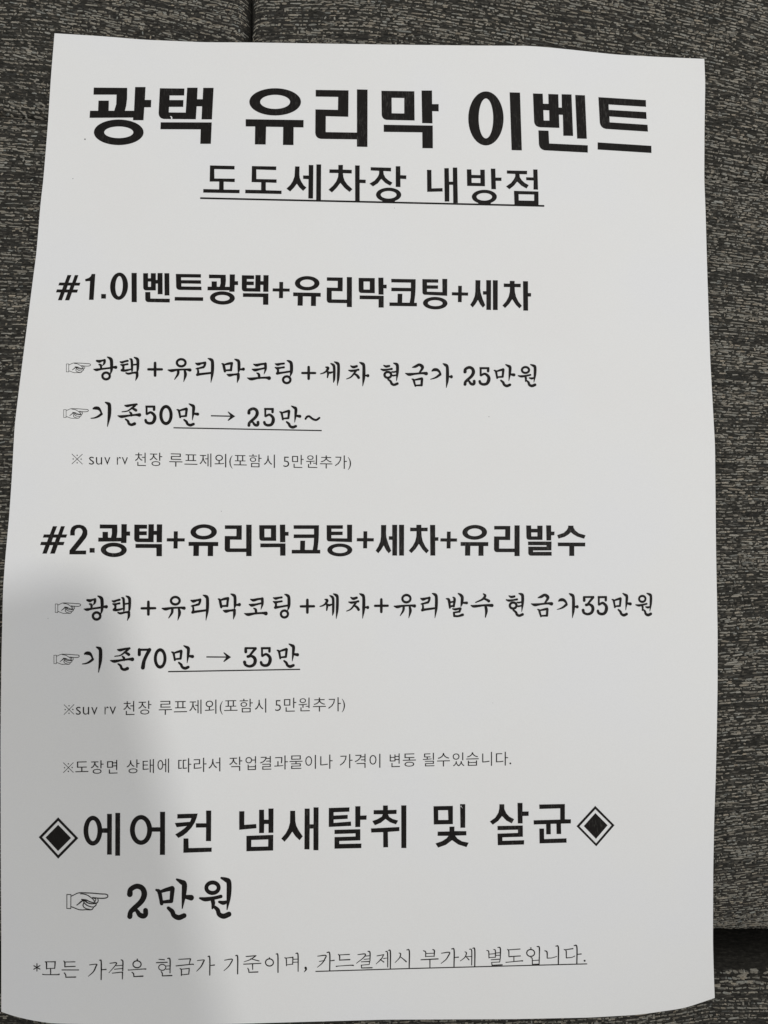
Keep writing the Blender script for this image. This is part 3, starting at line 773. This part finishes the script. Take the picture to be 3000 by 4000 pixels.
for fr, L in ((f1, [('광', 578, 873, 65, 370), ('택', 911, 1170, 66, 362), ('+', 1212, 1379, 131, 291)]),
              (f2, [('유', 87, 362, 66, 361), ('리', 421, 671, 70, 361), ('막', 741, 1013, 69, 357)]),
              (f3, [('+', 696, 854, 131, 289), ('+', 1470, 1625, 134, 290)]),
              (f4, [('유', 235, 492, 72, 358), ('리', 544, 782, 76, 361)])):
    for ch, a, b, c, d in L:
        pcs += boxed(HEAVY, ch, (a, b, c, d), fr)
for ch in '코팅세차발수':
    pcs += direct(HEAVY, ch)
ink('heading_lettering', pcs, label='second numbered heading beginning #2')

# brush price lines
def line(direct_chars, fits, slope):
    pcs = []
    for ch in direct_chars:
        pcs += direct(BRUSH, ch)
    for fr, L in fits:
        for ch, a, b, c, d in L:
            pcs += boxed(BRUSH, ch, (a, b, c, d), fr, slope)
    return pcs
z1, z2 = (240, 1380, 2.37), (840, 1380, 2.37)
z4, z5 = (230, 1550, 2.765), (700, 1550, 2.765)
zb, zc, z8 = (200, 2300, 2.37), (900, 2300, 2.07375), (1500, 2300, 1.508)
zd, ze = (190, 2500, 2.765), (600, 2500, 2.765)
zl = (200, 3400, 2.07375)
ink('price_lettering', line('광택+유리막코팅세차현금가25만원', [(z2, [('+', 797, 938, 116, 248)])], 0), label='first line of brush letters')
ink('price_lettering', line('기존0→~', [(z4, [('5', 922, 1055, 94, 302), ('만', 1270, 1517, 70, 322)]), (z5, [('2', 735, 868, 113, 325), ('5', 905, 1035, 120, 323), ('만', 1080, 1320, 94, 345)])], 0), label='second line of brush letters, with an arrow')
ink('underline', bar(677.7, 1671, 1257, 1682, 4.6))
ink('price_lettering', line('발수', [
    (zb, [('광', 300, 526, 61, 296), ('택', 560, 741, 61, 296), ('+', 827, 974, 108, 250), ('유', 1022, 1246, 64, 294), ('리', 1288, 1463, 54, 294)]),
    ((0, 0, 1), [('막', 850.5, 941.5, 2318, 2420)]),
    (zc, [('코', 110, 303, 68, 221), ('팅', 343, 488, 40, 242), ('+', 561, 687, 79, 203), ('세', 722, 879, 36, 243), ('차', 938, 1125, 35, 241), ('+', 1162, 1284, 75, 198), ('유', 1322, 1505, 40, 238)]),
    (z8, [('리', 213, 318, 24, 173), ('현', 717, 826, 24, 166), ('금', 865, 997, 28, 168), ('가', 1018, 1147, 25, 173), ('3', 1164, 1240, 42, 157), ('5', 1252, 1320, 42, 157), ('만', 1340, 1460, 24, 164), ('원', 1480, 1580, 23, 163)])], -.01), label='third line of brush letters, the widest')
ink('price_lettering', line('73', [
    (zd, [('기', 360, 581, 69, 352), ('존', 663, 925, 78, 335), ('0', 1136, 1274, 88, 310), ('만', 1322, 1572, 55, 322)]),
    (ze, [('→', 570, 838, 131, 238), ('5', 1146, 1278, 75, 292), ('만', 1328, 1572, 36, 303)])], -.015), label='fourth line of brush letters, with an arrow')
ink('underline', bar(656.8, 2623.6, 1172.5, 2614.6, 4.8))
ink('price_lettering', line('', [(zl, [('2', 614, 786, 107, 394), ('만', 843, 1157, 64, 403), ('원', 1197, 1462, 52, 392)])], -.01), label='largest brush letters, near the bottom')
for fr, a, b, c, d in ((z1, 44, 272, 87, 182), (z4, 50, 322, 125, 235), (zb, 36, 275, 128, 230), (zd, 55, 334, 150, 266)):
    ink('pointing_hand_symbol', boxed(BRUSH, '☞', (a, b, c, d), fr), M_THIN)
ink('pointing_hand_symbol', direct(BRUSH, '☞'), M_THIN)

# small notes
n1, n2_ = (230, 1740, 2.765), (800, 1740, 2.765)
n3, n4 = (220, 2700, 2.765), (780, 2700, 2.765)
n5, n6, n7 = (230, 2910, 2.37), (850, 2910, 2.765), (1350, 2910, 2.37)
NOTES = [
 (.02, [(n1, '※,138,258,89,205 s,326,381,122,207 u,401,467,126,207 v,491,556,126,207 r,627,671,125,208 v,680,746,127,207 천,822,941,78,222 장,981,1117,79,222 루,1192,1335,86,229 프,1356,1497,96,209 제,1520,1647,88,234'),
        (n2_, '외,106,232,92,237 (,265,300,109,249 포,313,453,104,216 함,478,613,94,236 시,638,757,99,243 5,849,912,121,232 만,943,1068,102,243 원,1095,1215,103,243 추,1245,1378,108,249 가,1405,1535,108,253 ),1545,1580,126,264')]),
 (-.02, [(n3, '※,80,195,140,255 s,212,265,168,254 u,287,355,169,253 v,378,445,171,254 r,522,565,166,251 v,575,645,166,250 천,725,845,105,257 장,886,1027,102,251 루,1107,1249,104,255 프,1270,1412,106,228 제,1437,1568,91,244'),
        (n4, '외,57,181,90,243 (,217,250,108,252 포,265,409,97,213 함,432,574,82,229 시,596,719,78,231 5,815,878,96,213 만,911,1044,70,221 원,1068,1190,69,217 추,1224,1363,68,219 가,1388,1525,65,217 ),1535,1570,82,227')]),
 (-.025, [(n5, '※,39,137,160,259 도,153,273,152,252 장,296,414,142,266 면,447,543,138,265 상,627,747,134,262 태,776,880,130,260 에,913,1020,126,257 따,1105,1226,122,254 라,1249,1367,118,250 서,1385,1495,116,244'),
        (n6, '작,127,267,126,279 업,301,415,121,271 결,459,580,119,267 과,612,760,113,264 물,777,917,112,259 이,947,1062,107,258 나,1109,1242,104,257 가,1320,1457,98,250 격,1481,1598,95,247'),
        (n7, '이,221,322,81,210 변,409,503,78,205 동,530,651,78,200 될,715,822,72,198 수,847,965,74,199 있,991,1100,69,197 습,1117,1232,67,193 니,1265,1355,64,193 다,1392,1504,63,190 .,1517,1533,162,179')]),
]
for slope, rows in NOTES:
    pcs = []
    for fr, txt in rows:
        for w in txt.split():
            ch, a, b, c, d = w[0], *[float(q) for q in w[2:].split(',')]
            pcs += fitted(font_glyph(ch), (a, b, c, d), fr, slope)
    ink('note_lettering', pcs, M_THIN)
bpy.data.objects.remove(_to)

# last line
pcs = []
for (ox, oy, s), txt in SERIF:
    pcs += [(V / s + (ox, oy), F) for V, F in commands(txt, 1.55)]
ink('footnote_lettering', pcs, M_THIN, label='light serif line at the foot of the sheet')
ink('underline', bar(1232.5, 3794.5, 1600, 3783.2, 4) + bar(1600, 3783.2, 2293.5, 3765, 4), M_THIN)
# tiny toner specks on the sheet
sp = []
for x, y, r in ((332, 544, 2.6), (285, 698, 1.5), (1541, 813, 1.1), (1910, 1628, 1.3), (865, 1997, 1.1), (1925, 2745, 1.1), (188, 2415, 1.2)):
    sp += [(V, F) for V, F in commands('O %g,%g %g' % (x, y, r))]
ink('toner_speck', sp, M_THIN)['kind'] = 'stuff'
ink('toner_chip', [(V / 1.8433 + (330, 320), F) for V, F in commands('P 616,247 629,249 634,262 630,273 624,268 624,258')] + [(V / 2.07375 + (1650, 3100), F) for V, F in commands('P 307,99 316,98 318,106 311,106; P 318,108 322,110 325,117 321,116')], M_PAPER)['kind'] = 'stuff'
for o in sheet.children:
    if o.name.startswith('toner_chip'):
        o.location.z = .00006

# ------------------------------------------------------------------ the smartphone that takes the picture (its shadow falls on the sheet)
def rounded_box(name, w, h, t, r, mat, parent, loc=(0, 0, 0)):
    bm = bmesh.new()
    pts = []
    for cx, cy, a0 in ((w / 2 - r, h / 2 - r, 0), (-w / 2 + r, h / 2 - r, 90), (-w / 2 + r, -h / 2 + r, 180), (w / 2 - r, -h / 2 + r, 270)):
        for k in range(9):
            a = math.radians(a0 + k * 90 / 8)
            pts.append((cx + r * math.cos(a), cy + r * math.sin(a)))
    vs = [bm.verts.new((x, y, 0)) for x, y in pts]
    f = bm.faces.new(vs)
    ex = bmesh.ops.extrude_face_region(bm, geom=[f])
    bmesh.ops.translate(bm, verts=[g for g in ex['geom'] if isinstance(g, bmesh.types.BMVert)], vec=(0, 0, t))
    bmesh.ops.recalc_face_normals(bm, faces=bm.faces[:])
    me = bpy.data.meshes.new(name); bm.to_mesh(me); bm.free()
    me.materials.append(mat)
    o = bpy.data.objects.new(name, me); o.location = loc
    bv = o.modifiers.new('edge', 'BEVEL'); bv.width = .0012; bv.segments = 2; bv.limit_method = 'ANGLE'
    return link(o, parent)

phone = empty("smartphone", (-.0235, -.0640, CAM_H + .006))
phone.rotation_euler = (0, 0, math.radians(14))
tag(phone, "dark smartphone held flat above the sheet to photograph it, beyond the frame", "smartphone")
rounded_box("body", .076, .162, .008, .013, M_BODY, phone)
rounded_box("camera_bump", .016, .016, .0012, .004, M_LENS, phone, (.0235, .064, -.0012))
